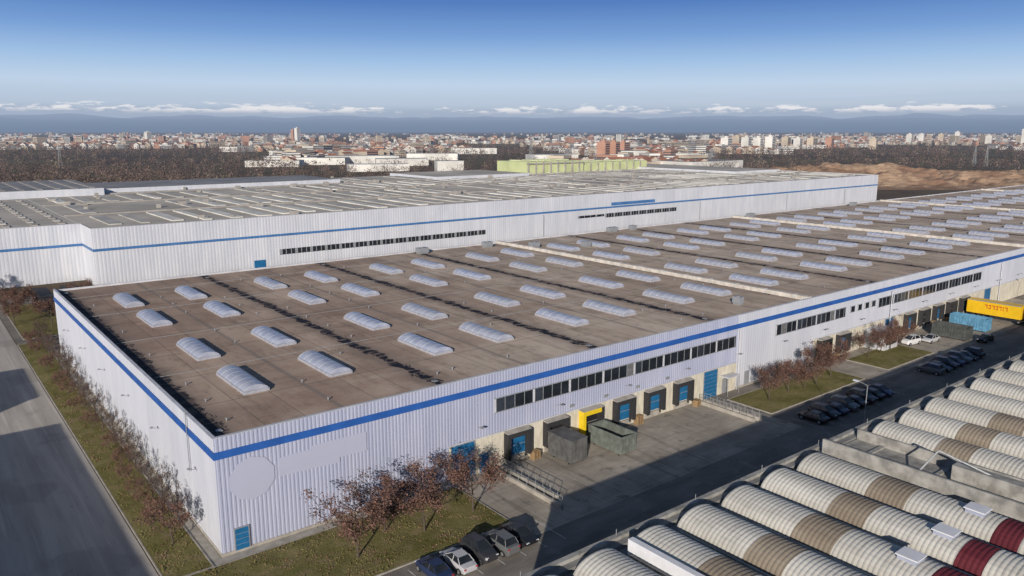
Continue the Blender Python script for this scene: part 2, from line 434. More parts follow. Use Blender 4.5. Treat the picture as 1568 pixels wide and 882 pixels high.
def rib2(x0,x1,z0,z1,p=1.6):
    b.box(x0,x1,Y2-.14,Y2-.09,z0,z1,0)
    x=x0;i=0
    while x<x1+.01:
        w=.45 if i%3==0 else .12
        b.box(x-w,x+w,Y2-.19,Y2-.141,z0,z1,1); x+=p; i+=1
rib2(67.7,143,3.9,5.5); rib2(188,202,6.4,7.3,3.2); rib2(203,246,5.8,7.4); b.box(206,232,Y2-.14,Y2-.09,10.4,11.6,3)
b.box(59.5,62.8,Y2-.2,Y2-.09,.1,2.9,2)
for x in(170,262,330,385): b.cyl((x,Y2-.3,0),(x,Y2-.3,9),.12,.12,6,1)
b.obj('windows_and_door',[M['glass'],M['frame'],M['door'],M['blue2']],w2)
b=MB()
x=24
while x<416:
    for y0,y1 in((5,38),(44,78),(86,120),(128,164)):
        g=mnoise.noise(Vector((x*.02,y0*.03,2)))
        if g>-.25 or random.random()<.4:
            b.box(x,x+random.choice((2.2,3.2,3.2,4.0)),Y2+y0+random.uniform(0,4),Y2+y1-random.uniform(0,4),H2-.35,H2-.12+random.uniform(0,.15),(0 if random.random()<.4+g else 1))
    x+=8.0
for yy in(41,82,124): b.box(18.5,419.5,Y2+yy-.8,Y2+yy+.8,H2-.35,H2+.1,2)
x=-116
while x<16:
    for k in range(12):
        b.box(x,x+1.4,Y2+20+k*8,Y2+24+k*8,H2-.4,H2-.1,1 if k%2 else 2)
    x+=6.5
for k in range(110):
    xx=random.uniform(22,410); yy=Y2+random.uniform(4,165); s=random.uniform(.4,1.1)
    b.box(xx-s,xx+s,yy-s,yy+s,H2-.35,H2+random.uniform(.3,1.2),2)
b.obj('roof_lights',[M['shed'],M['shedg'],M['shedd']],w2)
b=MB()
b.box(20,150,Y2+128,Y2+172,H2-.3,H2+1.6,0,1)
b.box(200,262,Y2+120,Y2+168,H2-.3,H2+1.2,0,2)
b.box(370,415,Y2+60,Y2+168,H2-.3,H2+1.0,0,2)
b.obj('raised_roof_sections',[M['wall_2'],M['roof2b'],M['roof2']],w2)
b=MB(); 
b.box(-45,45,Y2+121,Y2+190,0,17.8,0,1)
for k in range(15): b.box(-43+6*k,-41.4+6*k,Y2+125,Y2+186,17.8,18.0,2)
b.obj('warehouse',[M['wall_2'],M['roof2b'],M['shedd']])
# yellow-green plant hall standing on the deep part of the building
M['lime']=mat('pale_lime_cladding',(.48,.52,.27),.7,.12,.1,haze=9000)
M['limer']=mat('pale_lime_roof',(.52,.55,.33),.7,.12,.1,haze=9000)
b=MB()
b.box(272,318,287,315,0,22.0,0,1); b.box(318,378,289,312,0,20.4,0,1)
for k in range(8): b.box(273+5.8*k,273.9+5.8*k,286.3,287,H2,21.7,2)
for k in range(9): b.box(319+6.5*k,319.8+6.5*k,288.4,289,H2,20.1,2)
b.box(272,318,286.1,286.29,20.6,21.2,2)
for k in range(4): b.box(276+10*k,281+10*k,293,308,22.0,22.7,1)
for k in range(5): b.box(323+11*k,328+11*k,295,307,20.4,21.0,1)
b.obj('lime_green_hall',[M['lime'],M['limer'],M['shedd']])

# ================================================================== VAULTED WAREHOUSE (foreground right)
w3=empty('vaulted_warehouse')
Y3=-34.1; H3=11.0; X3=6.0
def vaultmat(name,c1,c2,st):
    m,T=newmat(name); p=T.pos()
    a=T.ramp(T.noise(T.scalev(p,(1,.25,1)),.6,6,.65),.3,.7); c=T.mix(a,c1,c2)
    inf=T.node('ShaderNodeObjectInfo'); c=T.mix(T.math('MULTIPLY',inf.outputs['Random'],.3),c,st)
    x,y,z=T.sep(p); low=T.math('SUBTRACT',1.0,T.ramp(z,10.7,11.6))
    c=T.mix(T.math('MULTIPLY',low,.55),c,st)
    s=T.ramp(T.noise(T.scalev(p,(.5,3,1)),.8,5,.7),.5,.75); c=T.mix(T.math('MULTIPLY',s,.5),c,st)
    finish(T,principled(T,c,.85,spec=.15),0); return m
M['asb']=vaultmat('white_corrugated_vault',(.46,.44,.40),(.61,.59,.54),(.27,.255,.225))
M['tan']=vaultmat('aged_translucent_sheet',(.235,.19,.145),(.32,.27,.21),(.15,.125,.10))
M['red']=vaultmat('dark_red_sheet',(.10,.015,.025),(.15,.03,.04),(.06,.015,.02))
M['gut']=mat('grey_gutter',(.24,.235,.225),.8,.25,.5,stretch=(1,.3,1))
M['led']=mat('stained_concrete_ledge',(.28,.27,.25),.9,.35,.8)
M['whitem']=mat('white_flashing',(.68,.68,.70),.5,.08,.5)
b=MB()
b.box(X3,300,-112,Y3,0,10.4,0,1)
b.box(X3-.1,300,Y3-.35,Y3+.1,10.4,H3,2); b.box(X3-.1,X3+.25,-112,Y3-.35,10.4,H3,2)
b.box(X3-.15,300,Y3-.95,Y3-.351,10.4,10.72,1)
b.obj('walls_and_ledge',[M['concrete'],M['gut'],M['led']],w3)
def vault(sections,name,w=2.2,rise=1.2,y0=0,y1=-72,z=0):
    b=MB(); n=14; p=.36; rings=[]
    y=y0
    while y>y1:
        for a,d in((0,0),(.25,.03),(.5,.04),(.75,.02)):
            yy=y-a*p
            rings.append((yy,[(-(w+d)*math.cos(math.pi*i/n),yy,(rise+d)*math.sin(math.pi*i/n)) for i in range(n+1)]))
        y-=p
    for (ya,a),(yb,c) in zip(rings,rings[1:]):
        m=0
        for s0,s1,mm in sections:
            if s0>=ya>s1: m=mm
        for i in range(n): b.face([a[i],a[i+1],c[i+1],c[i]],m)
    b.face(rings[0][1][::-1],3)
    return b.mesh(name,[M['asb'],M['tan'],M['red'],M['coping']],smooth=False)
vA=vault([(-5.8,-8.8,1),(-15.2,-17.0,2),(-23,-26.4,1)],'vault_sheets')
vB=vault([(-5.4,-8.4,1),(-30,-34,1)],'vault_sheets')
vC=vault([(-6.1,-9.2,1),(-15.4,-17.2,2),(-24,-27,1)],'vault_sheets')
vD=vault([(-30,-34,1)],'vault_sheets')
cs=[9.0,14.3,19.6,24.9,30.2,35.5,40.8]+[53.6+5.6*k for k in range(43)]
for i,x in enumerate(cs):
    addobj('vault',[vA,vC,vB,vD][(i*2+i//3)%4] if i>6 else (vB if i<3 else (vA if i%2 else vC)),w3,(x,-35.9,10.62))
b=MB()
b.box(17.1,17.6,-60,-36.2,10.4,11.9,0)
b.box(43.9,44.15,-110,-35.2,10.4,12.2,1); b.box(50.2,50.45,-110,-35.2,10.4,11.6,1); b.box(44.15,50.2,-110,-35.2,10.4,10.6,1)
for k in range(12): b.box(44.16,50.19,-38-6*k,-37.6-6*k,10.6,10.75,1)
for a,c in zip(cs,cs[1:]):
    if c-a<7: b.box((a+c)/2-.12,(a+c)/2+.12,-108,-36.6,10.4,10.95,1)
for x in(30.2,35.5,40.8,75.9,92.7):
    b.box(x-.6,x+.6,-50.3,-49.0,11.6,12.1,2); b.box(x-.7,x+.7,-50.4,-48.9,12.1,12.18,0)
b.box(47.5,48.6,-52,-45,10.62,12.1,1); b.cyl((48,-48,12),(47,-44,13.2),.09,.09,8,3); b.cyl((47,-44,13.2),(45,-43,11),.09,.09,8,3)
for k in range(30): 
    x=X3+3+k*9; b.cyl((x,Y3-.1,H3),(x,Y3-.1,H3+.5),.03,.03,5,3)
b.obj('gutters_and_rooflights',[M['whitem'],M['led'],M['poly'],M['steel']],w3)

# ================================================================== GROUND
b=MB()
rad=[0,60,150,300,600,1200,2500,5000,10000,20000,45000]; n=48
b.v=[(100,100,-.03)]
for r in rad[1:]:
    for i in range(n):
        t=2*math.pi*i/n; b.v.append((100+r*math.cos(t),100+r*math.sin(t),-.03))
for i in range(n): b.f.append((0,1+i,1+(i+1)%n)); b.m.append(0)
for k in range(len(rad)-2):
    for i in range(n):
        j=(i+1)%n; a=1+k*n; c=a+n
        b.f.append((a+i,c+i,c+j,a+j)); b.m.append(0)
b.obj('ground',[M['ground']])
def sheet(name,x0,x1,y0,y1,z,m,step=40):
    b=MB(); nx=max(1,int((x1-x0)/step)); ny=max(1,int((y1-y0)/step))
    for i in range(nx):
        for j in range(ny):
            a=x0+(x1-x0)*i/nx;c=x0+(x1-x0)*(i+1)/nx;d=y0+(y1-y0)*j/ny;e=y0+(y1-y0)*(j+1)/ny
            b.face([(a,d,z),(c,d,z),(c,e,z),(a,e,z)],0)
    return b.obj(name,[m])
sheet('site_asphalt_pavement',-5.5,470,-34,150.5,0,M['asph'])
sheet('side_road',-19,-5.65,-60,260,0.0,M['road'])
sheet('yard_pavement',26.2,74,-15.5,-.1,.02,M['yard'])
sheet('yard_pavement',101.5,190,-12,-.1,.02,M['yard'])
sheet('far_side_pavement',-70,-19,-60,260,-.004,M['asph'])
def lawn(x0,x1,y0,y1,kerb=True,z=.1):
    b=MB(); nx=max(1,int((x1-x0)/1.2)); ny=max(1,int((y1-y0)/1.2))
    def h(i,j):
        x=x0+(x1-x0)*i/nx;y=y0+(y1-y0)*j/ny
        e=0 if i in(0,nx) or j in(0,ny) else 1
        return (x,y,z+e*(.06+.09*mnoise.noise(Vector((x*.4,y*.4,0)))))
    for i in range(nx):
        for j in range(ny): b.face([h(i,j),h(i+1,j),h(i+1,j+1),h(i,j+1)],0)
    o=b.obj('grass_lawn',[M['grass']],smooth=True)
    b=MB(); k=.14
    b.box(x0-k,x1+k,y0-k,y0-.002,-.01,z+.02,0); b.box(x0-k,x1+k,y1+.002,y1+k,-.01,z+.02,0)
    b.box(x0-k,x0-.002,y0,y1,-.01,z+.02,0); b.box(x1+.002,x1+k,y0,y1,-.01,z+.02,0)
    b.obj('kerb',[M['concrete']])
lawn(-5.4,-1.3,-1.2,100); lawn(-5.4,25.8,-12,-1.5); lawn(75,101,-10,-2.5); lawn(109,126,-10,-2.5)
lawn(-4,14,104,140); 
sheet('footpath',-1.15,26,-1.35,-.1,.03,M['concrete']); sheet('footpath',-1.15,-.1,-.1,100,.03,M['concrete'])
b=MB(); rr=random.Random(11)
for i in range(9000):
    if rr.random()<.45: x=rr.uniform(-5.2,-1.4); y=rr.uniform(-11,70)
    else: x=rr.uniform(-5.2,25.6); y=rr.uniform(-11.8,-1.7)
    if mnoise.noise(Vector((x*.5,y*.5,4)))<-.1: continue
    s=rr.uniform(.05,.12); a=rr.uniform(0,6.28); z=.17+.09*mnoise.noise(Vector((x*.4,y*.4,0)))
    dx=math.cos(a)*s;dy=math.sin(a)*s
    b.face([(x-dx,y-dy,z-.03),(x+dx,y+dy,z-.03),(x+dx*.3,y+dy*.3,z+rr.uniform(.05,.16))],0 if rr.random()<.7 else 1)
b.obj('grass_tufts',[M['grass'],M['leafA']])
M['line']=mat('road_paint',(.46,.45,.42),.7,.4,2)
b=MB()
for x0,nn in((12.8,6),(75.6,9),(111.9,8)):
    for i in range(nn+1):
        x=x0+2.55*i; b.face([(x-.06,-17.8,.026),(x+.06,-17.8,.026),(x+.06,-12.9,.026),(x-.06,-12.9,.026)],0)
b.obj('parking_markings',[M['line']])
def rail(x,y0,y1):
    b=MB(); b.box(x-.15,x+.15,y0,y1,.0,.55,0)
    y=y0
    while y<=y1+.01: b.cyl((x,y,.55),(x,y,1.5),.035,.035,6,1); y+=(y1-y0)/8
    for z in(1.05,1.5): b.cyl((x,y0,z),(x,y1,z),.03,.03,6,1)
    b.obj('ramp_handrail',[M['concrete'],M['steel']])
rail(31.9,-13,-.9); rail(33.0,-11,-.9); rail(70.2,-10.5,-.9); rail(71.2,-10.5,-.9)
def pallets(x,y,n,rz):
    b=MB()
    for k in range(n):
        z=.16*k+.02
        for i in range(3): b.box(-.6+.5*i,-.5+.5*i,-.4,.4,z,z+.1,0)
        for i in range(5): b.box(-.6,.5,-.4+.18*i,-.29+.18*i,z+.101,z+.125,0)
    addobj('pallet_stack',b.mesh('pallet_stack',[M['wood']]),None,(x,y,.02),rz)
for x,y,n,r in((38.2,-1.0,7,.1),(44.5,-1.1,5,.3),(57.0,-.9,8,0),(69.2,-1.2,6,.2),(146,-1.2,8,.1),(152.5,-1.2,6,0),(107.9,-1.1,7,0)): pallets(x,y,n,r)

# ================================================================== off-frame neighbours to the left
b=MB(); b.box(-70,-32,-70,26.5,0,10.2,0,1); 
for k in range(12): b.box(-31.99,-31.9,-66+8*k,-62+8*k,4,6,2)
b.box(-70.2,-31.8,-70.2,26.7,10.2,10.6,3); b.obj('office_block',[M['cream'],M['gut'],M['glass'],M['coping']])
b=MB(); b.box(-66,-32,42,60,0,10,0,1)
for k in range(4): b.box(-31.99,-31.9,44+4.0*k,46.5+4.0*k,4,6,2)
b.box(-66.2,-31.8,41.8,60.2,10,10.4,3); b.obj('office_block',[M['cream'],M['gut'],M['glass'],M['coping']])

# ================================================================== TREES
def tree_mesh(name,seed,h,cr,nleaf,ls,leafmats,trunkf=.3,up=.6,nl=8):
    r=random.Random(seed); b=MB()
    tips=[]
    top=Vector((r.uniform(-.2,.2),r.uniform(-.2,.2),h*.72))
    base=Vector((0,0,0)); p=base; rad=h*.020
    segs=5; pts=[base]
    for i in range(segs):
        q=Vector((top.x*(i+1)/segs+r.uniform(-.06,.06),top.y*(i+1)/segs+r.uniform(-.06,.06),top.z*(i+1)/segs))
        b.cyl(p,q,rad*(1-.75*i/segs),rad*(1-.75*(i+1)/segs),6,0,False); p=q; pts.append(q)
    tips.append(p)
    for i in range(nl):
        t=trunkf+(.95-trunkf)*i/nl; z=h*.72*t; s=Vector((top.x*t,top.y*t,z))
        a=2.4*i+r.uniform(-.4,.4); ln=cr*r.uniform(.7,1.15)*(1-.45*max(0,t-.5))
        e=s+Vector((math.cos(a)*ln,math.sin(a)*ln,ln*up*r.uniform(.7,1.5)))
        mdl=s.lerp(e,.5)+Vector((0,0,-.12*ln))
        b.cyl(s,mdl,rad*.45,rad*.3,5,0,False); b.cyl(mdl,e,rad*.3,rad*.1,4,0,False); tips+=[e,mdl.lerp(e,.5)]
        for k in range(5):
            u=r.uniform(.35,1); q=s.lerp(e,u); a2=a+r.uniform(-1.5,1.5); l2=ln*r.uniform(.3,.55)
            e2=q+Vector((math.cos(a2)*l2,math.sin(a2)*l2,l2*r.uniform(.2,1.4)))
            b.cyl(q,e2,rad*.18,rad*.06,3,0,False); tips.append(e2)
            for kk in range(3):
                e3=e2+Vector((r.gauss(0,.35),r.gauss(0,.35),r.uniform(.1,.6)))*cr*.35; b.cyl(q.lerp(e2,.6),e3,rad*.08,rad*.04,3,0,False); tips.append(e3)
    tone=[r.random() for _ in tips]
    for i in range(nleaf):
        k=r.randrange(len(tips)); c=tips[k]; g=cr*.12
        c=c+Vector((r.gauss(0,g),r.gauss(0,g),r.gauss(0,g)))
        a=Vector((r.gauss(0,1),r.gauss(0,1),r.gauss(0,1))).normalized(); o=a.orthogonal().normalized(); s=ls*r.uniform(.5,1.3)
        q=a.cross(o)
        b.face([c-o*s,c-q*s*.6,c+o*s,c+q*s*.6],1 if r.random()<(.9 if tone[k]>.4 else .2) else 2)
    return b.mesh(name,[M['bark']]+leafmats)
big=[tree_mesh('deciduous_tree',s,6.4,2.6,4800,.108,[M['leafA'],M['leafB']]) for s in(1,2,3)]
small=[tree_mesh('bare_tree',s+10,5.0,1.05,950,.065,[M['twig'],M['leafB']],trunkf=.22,up=1.2,nl=10) for s in(1,2,3)]
med=[tree_mesh('deciduous_tree',s+20,4.4,1.6,1900,.09,[M['leafA'],M['leafB']],trunkf=.18) for s in(1,2)]
def T(me,x,y,s=1,name=None): addobj(name or me.name.split('.')[0],me,None,(x,y,.12),random.uniform(0,6.28),(s*random.uniform(.92,1.08),s*random.uniform(.92,1.08),s))
T(big[0],10.1,-8.2,1.0); T(big[1],17.7,-7.9,.98); T(big[2],24.0,-7.6,.95); T(big[1],14.5,-5.5,.8)
T(med[0],-3.1,5.2,1.15); T(med[1],-3.4,11,.7)
y=9.0;i=0
while y<98:
    T(small[i%3],-1.9+random.uniform(-.3,.3),y,random.uniform(.8,1.1))
    if random.random()<.55: T(med[i%2],-3.3+random.uniform(-.5,.5),y+2,random.uniform(.45,.75))
    y+=random.uniform(3.2,5.2); i+=1
for x,s in((79.5,.85),(85.2,.8),(88.5,.62),(92,.85),(97.8,.9)): T(big[int(x)%3],x,-6+random.uniform(-1,.6),s)
for x in(113,117.5,121,125): T(big[int(x)%3],x,-4.4,.75)
for x,y in((-4,118),(2,112),(10,126),(11,118),(-2,128),(-14,150),(-10,158)): T(big[abs(int(x))%3],x,y,1.0,'deciduous_tree')
for x in(200,212,226,240): T(big[x%3],x,-8,.9)
# ================================================================== VEHICLES
M['tyre']=mat('tyre',(.02,.02,.02),.85,.2,4); M['hub']=mat('alloy',(.4,.4,.42),.35,.1,4,metal=.6)
M['lampw']=mat('headlamp',(.6,.62,.65),.2,.1,2,spec=.6); M['lampr']=mat('tail_lamp',(.35,.02,.02),.3,.1,2)
def carmesh(cname,col,suv=0):
    paint=mat(cname,col,.28,.03,1,spec=.6)
    b=MB(); dz=.22*suv
    st=[(-2.15,.45,.70,.66,.60),(-2.05,.32,.86,.80,.70),(-1.5,.26,.95,.87,.78),(-.6,.25,.96,.89,.82),(.6,.25,.95,.89,.82),(1.3,.26,.90,.88,.78),(1.95,.32,.76,.82,.70),(2.15,.42,.62,.68,.58)]
    rings=[]
    for y,zb,zt,wb,wt in st:
        zt+=dz; zm=(zb+zt)/2+.08
        rings.append([(-wb*.92,y,zb),(-wb,y,zm),(-wt,y,zt),(-wt*.5,y,zt+.03),(wt*.5,y,zt+.03),(wt,y,zt),(wb,y,zm),(wb*.92,y,zb)])
    for a,c in zip(rings,rings[1:]):
        for i in range(8): j=(i+1)%8; b.face([a[i],c[i],c[j],a[j]],0)
    b.face(rings[0],0); b.face(rings[-1][::-1],0)
    zb=.93+dz; zt=1.42+dz*1.4
    B=[(-.78,-1.75 if suv else -1.45,zb),(.78,-1.75 if suv else -1.45,zb),(.76,1.15,zb),(-.76,1.15,zb)]
    P=[(-.60,-1.45 if suv else -.85,zt-.04),(.60,-1.45 if suv else -.85,zt-.04),(.58,.30,zt),(-.58,.30,zt)]
    for i in range(4): j=(i+1)%4; b.face([B[i],B[j],P[j],P[i]],1)
    Q=[(x*1.0,y,z+.02) for x,y,z in P]; b.face(Q,0)
    for i in range(4): b.cyl(B[i],P[i],.045,.04,5,0)
    for s in(-1,1):
        b.cyl((s*.78,-.2,zb),(s*.61,-.2,zt),.04,.035,5,0)
        b.box(s*.98-.09,s*.98+.09,.85,1.0,zb-.02,zb+.12,0)
        b.box(s*.6-.16,s*.6+.16,2.05,2.13,.60+dz,.70+dz,3); b.box(s*.62-.12,s*.62+.12,-2.14,-2.06,.68+dz,.82+dz,4)
        for y in(-1.35,1.38):
            b.cyl((s*.70,y,.33),(s*.91,y,.33),.33,.33,14,2); b.cyl((s*.90,y,.33),(s*.925,y,.33),.2,.2,10,5)
    return b.mesh('parked_car',[paint,M['glass'],M['tyre'],M['lampw'],M['lampr'],M['hub']])
cars=[carmesh('car_paint_black',(.015,.016,.02)),carmesh('car_paint_grey',(.12,.125,.13),1),carmesh('car_paint_blue',(.02,.035,.09)),carmesh('car_paint_silver',(.45,.45,.47)),carmesh('car_paint_white',(.65,.65,.66),1),carmesh('car_paint_dark',(.035,.035,.04),1)]
def car(i,x,y,rz=0): addobj('parked_car',cars[i],None,(x,y,.0),rz+random.uniform(-.03,.03))
for k,(i,x) in enumerate(((3,16.9),(5,19.4),(1,21.9),(0,24.4),(2,14.3))): car(i,x,-15.0+random.uniform(-.2,.2),math.pi if k%2 else 0)
for k,i in enumerate((0,5,2,1,0,5,0,2)): car(i,77.3+2.62*k,-15.2,math.pi*(k%2))
for k,i in enumerate((1,0,5,2,1,0,5)): car(i,113+2.65*k,-15.2,math.pi*(k%3>0))
car(0,142,-12.6,math.pi/2); car(4,128.6,-4.6,1.4); car(3,133.4,-6.2,1.5)
def container(x0,x1,y0,y1,h,col,name,open_=True,z=.25):
    mt=mat(name+'_paint',col,.6,.25,1.2); b=MB(); t=.08
    if open_:
        b.box(x0,x0+t,y0,y1,z,z+h,0); b.box(x1-t,x1,y0,y1,z,z+h,0); b.box(x0+t,x1-t,y0,y0+t,z,z+h,0); b.box(x0+t,x1-t,y1-t,y1,z,z+h,0); b.box(x0+t,x1-t,y0+t,y1-t,z,z+.15,1)
    else: b.box(x0,x1,y0,y1,z,z+h,0); 
    y=y0
    while y<y1: 
        for x in(x0-.07,x1): b.box(x,x+.07,y,y+.1,z+.1,z+h-.1,0)
        y+=.55
    x=x0
    while x<x1:
        for y in(y0-.07,y1): b.box(x,x+.1,y,y+.07,z+.1,z+h-.1,0)
        x+=.55
    b.box(x0-.08,x1+.08,y0-.08,y0,z+h-.1,z+h+.04,0); b.box(x0-.08,x1+.08,y1,y1+.08,z+h-.1,z+h+.04,0)
    b.box(x0-.08,x0,y0,y1,z+h-.1,z+h+.04,0); b.box(x1,x1+.08,y0,y1,z+h-.1,z+h+.04,0)
    for yy in(y0+.5,y1-.9):
        for xx in(x0+.1,x1-.4): b.cyl((xx,yy,.13),(xx+.3,yy,.13),.13,.13,10,1)
    b.box(x0+.3,x1-.3,y0+.2,y1-.2,.1,z-.001,1)
    b.obj(name,[mt,M['dark']])
container(40.2,42.8,-5.3,-1.1,2.9,(.10,.10,.10),'waste_compactor',False)
container(46.9,49.6,-7.2,-1.4,2.3,(.13,.145,.13),'waste_skip',True)
container(148.8,151.4,-10,-3,2.5,(.10,.25,.38),'shipping_container',True)
container(138.5,141.2,-10.5,-4,2.4,(.07,.075,.075),'waste_skip',True)
container(2,5,128,140,3.4,(.02,.022,.03),'shipping_container',False); container(8,11,129,140,3.4,(.03,.03,.035),'shipping_container',False)
def truck(x,y,zr=0):
    t=empty('articulated_truck',(x,y,0)); t.rotation_euler=(0,0,zr); t.scale=(1,.8,1)
    ym=mat('trailer_yellow',(.68,.42,.015),.45,.08,.5); rm=mat('trailer_red',(.50,.03,.02),.5,.05,1); wm=mat('cab_white',(.62,.62,.62),.35,.04,1)
    b=MB(); b.box(-1.27,1.27,-13.2,0,1.15,4.0,0)
    b.box(-1.32,-1.27,-13.2,0,3.85,4.03,3); b.box(1.27,1.32,-13.2,0,3.85,4.03,3); b.box(-1.30,1.30,-13.2,0,1.0,1.15,2)
    for s in(-1.29,1.28):
        y0=-10.0
        for k,w in enumerate((.7,.35,.6,.6,.7,.6,.7)): 
            b.box(s,s+.012,y0,y0+w*.25,2.45,3.3,1); b.box(s,s+.012,y0+w*.25,y0+w*.9,3.1,3.3,1)
            if k%2: b.box(s,s+.012,y0+w*.25,y0+w*.9,2.45,2.62,1)
            y0+=w+.22
    b.obj('trailer',[ym,rm,M['dark'],M['steel']],t)
    b=MB(); b.box(-1.22,1.22,-16.3,-14.2,.9,3.2,0); b.face([(-1.22,-16.3,3.2),(1.22,-16.3,3.2),(1.1,-14.6,3.85),(-1.1,-14.6,3.85)],0)
    b.box(-1.1,1.1,-14.6,-14.2,3.2,3.85,0); b.box(-1.05,1.05,-16.34,-16.301,2.0,3.0,1); b.box(-1.26,-1.221,-15.9,-15.0,2.0,2.9,1); b.box(1.221,1.26,-15.9,-15.0,2.0,2.9,1)
    b.box(-1.1,1.1,-14.2,-12.4,.7,.95,2); b.box(-1.2,1.2,-16.38,-16.3,.45,.95,2)
    b.obj('cab',[wm,M['glass'],M['dark']],t)
    b=MB()
    for yy in(-1.8,-3.1,-4.4,-12.9,-15.6):
        for s in(-1,1): b.cyl((s*.85,yy,.5),(s*1.24,yy,.5),.5,.5,16,0); b.cyl((s*1.235,yy,.5),(s*1.26,yy,.5),.25,.25,10,1)
    b.obj('wheels',[M['tyre'],M['hub']],t)
truck(162.6,-1.2)
def lamp(x,y,h=9,z=0):
    b=MB(); b.cyl((0,0,0),(0,0,h),.09,.05,8,0); b.cyl((0,0,h),(0,1.2,h+.3),.04,.04,6,0); b.box(-.18,.18,1.1,1.8,h+.22,h+.36,1); b.cyl((0,0,0),(0,0,.5),.16,.16,8,0)
    b.obj('street_lamp',[M['steel'],M['lampw']],loc=(x,y,z))
lamp(70,-26,9.5); lamp(180,-12,9)

# ================================================================== DISTANT LANDSCAPE
fw=Vector((0.619,0.785)); rt=Vector((0.785,-0.619))
def bear(t,D): return (CAM.x+fw.x*D+rt.x*D*t, CAM.y+fw.y*D+rt.y*D*t)
def blocked(x,y): return (-130<x<430 and 145<y<350) or (-10<x<470 and y<150)
def soup(name,trees,mats):
    V=[];mi=[]
    for (x,y,h,r,n,s,m) in trees:
        d=rng.normal(size=(n,3)); d/=np.linalg.norm(d,axis=1)[:,None]; d*=(rng.random((n,1))**.45)
        c=d*np.array([r,r,h*.42])+np.array([x,y,h*.58])
        a=rng.normal(size=(n,3,3))*s
        V.append((c[:,None,:]+a).reshape(-1,3)); mi.append(np.full(n,m))
        V.append(np.array([[x-.2,y,0],[x+.2,y,0],[x,y,h*.6]])); mi.append(np.array([m]))
    V=np.concatenate(V); mi=np.concatenate(mi).astype(np.int32); nt=len(mi)
    me=bpy.data.meshes.new(name); me.vertices.add(len(V)); me.vertices.foreach_set('co',V.astype(np.float32).ravel())
    me.loops.add(nt*3); me.loops.foreach_set('vertex_index',np.arange(nt*3,dtype=np.int32))
    me.polygons.add(nt); me.polygons.foreach_set('loop_start',np.arange(0,nt*3,3,dtype=np.int32)); me.polygons.foreach_set('loop_total',np.full(nt,3,dtype=np.int32))
    for m in mats: me.materials.append(m)
    me.polygons.foreach_set('material_index',mi); me.update(calc_edges=True); me.validate()
    addobj(name,me)
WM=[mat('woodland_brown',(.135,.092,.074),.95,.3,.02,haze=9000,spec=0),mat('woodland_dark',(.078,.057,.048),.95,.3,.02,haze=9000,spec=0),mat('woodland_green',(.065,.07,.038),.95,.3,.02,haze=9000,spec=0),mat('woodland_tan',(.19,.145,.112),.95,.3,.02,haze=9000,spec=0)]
def rD(a,c): return 1/(random.random()*(1/a-1/c)+1/c)
trees=[]
def addtree(x,y,D,big=1):
    if blocked(x,y): return
    h=random.uniform(7,14)*big; r=h*.40
    n=52 if D<800 else (28 if D<1500 else 14)
    trees.append((x,y,h,r,n,h*.038*(1 if D<800 else 1.4 if D<1500 else 2.0),random.choices((0,1,2,3),(6,2.5,.5,2.2))[0]))
for i in range(2800):
    D=rD(430,1900); t=random.uniform(-1.05,-.27); x,y=bear(t,D)
    if D>560 and mnoise.noise(Vector((x*.006,y*.006,9)))<-.2: continue
    addtree(x,y,D)
for i in range(1500):
    D=rD(640,1500); t=random.uniform(.24,1.1); x,y=bear(t,D)
    if D<780 and t>.4: continue
    addtree(x,y,D)
for i in range(1000):
    D=rD(560,1500); t=random.uniform(-.3,.26); x,y=bear(t,D); addtree(x,y,D,.8)
for i in range(10000):
    D=rD(1200,11000); t=random.uniform(-1.0,1.0)
    x,y=bear(t,D)
    if mnoise.noise(Vector((x*.0022,y*.0022,3)))>.22 and random.random()<.6: continue
    addtree(x,y,D,1.1)
soup('distant_woodland',trees,WM)
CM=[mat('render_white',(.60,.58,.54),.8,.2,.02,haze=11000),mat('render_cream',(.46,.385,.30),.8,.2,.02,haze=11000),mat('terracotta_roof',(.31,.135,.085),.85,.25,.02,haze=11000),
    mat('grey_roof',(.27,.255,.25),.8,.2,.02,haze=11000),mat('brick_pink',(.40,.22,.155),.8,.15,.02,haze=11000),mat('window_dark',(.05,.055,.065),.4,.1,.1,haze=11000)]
b=MB(); cnt=0
for i in range(11000):
    t=random.uniform(-1.0,1.0)
    dmin=1550 if t<-.285 else (800 if t<.24 else 1380)
    D=rD(dmin,9500); x,y=bear(t,D)
    if blocked(x,y): continue
    if mnoise.noise(Vector((x*.0022,y*.0022,3)))<-.02: continue
    if D<1300 and random.random()<.2: continue
    r=random.random(); ang=random.choice((0,.4,1.1,1.3))+random.uniform(-.1,.1)
    wallm=random.choices((0,1,4,3),(3.5,4,2.2,.8))[0]
    if r<.78:
        w=random.uniform(10,20);d=random.uniform(9,13);h=random.uniform(5.5,11); g=random.uniform(1.8,3.4)
        b.rbox(x,y,w,d,0,h,ang,wallm,None,g,2 if random.random()<.82 else 3)
    elif r<.89:
        w=random.uniform(18,40);d=random.uniform(12,20);h=random.uniform(9,17); b.rbox(x,y,w,d,0,h,ang,wallm,3)
        if D<2600:
            fl=int(h/3.2)
            for k in range(fl): b.rbox(x,y,w+.3,d+.3,1.3+3.2*k,2.6+3.2*k,ang,5)
    elif r<.955:
        w=random.uniform(40,110);d=random.uniform(25,60);h=random.uniform(6,10); b.rbox(x,y,w,d,0,h,ang,0,random.choice((0,3,3)))
    elif D>1700 and random.random()<.6:
        w=random.uniform(15,24);d=random.uniform(13,17);h=random.uniform(18,30); b.rbox(x,y,w,d,0,h,ang,wallm,3)
        for k in range(int(h/3.2)): b.rbox(x,y,w+.3,d-3,1.3+3.2*k,2.6+3.2*k,ang,5)
b.obj('distant_town',CM)
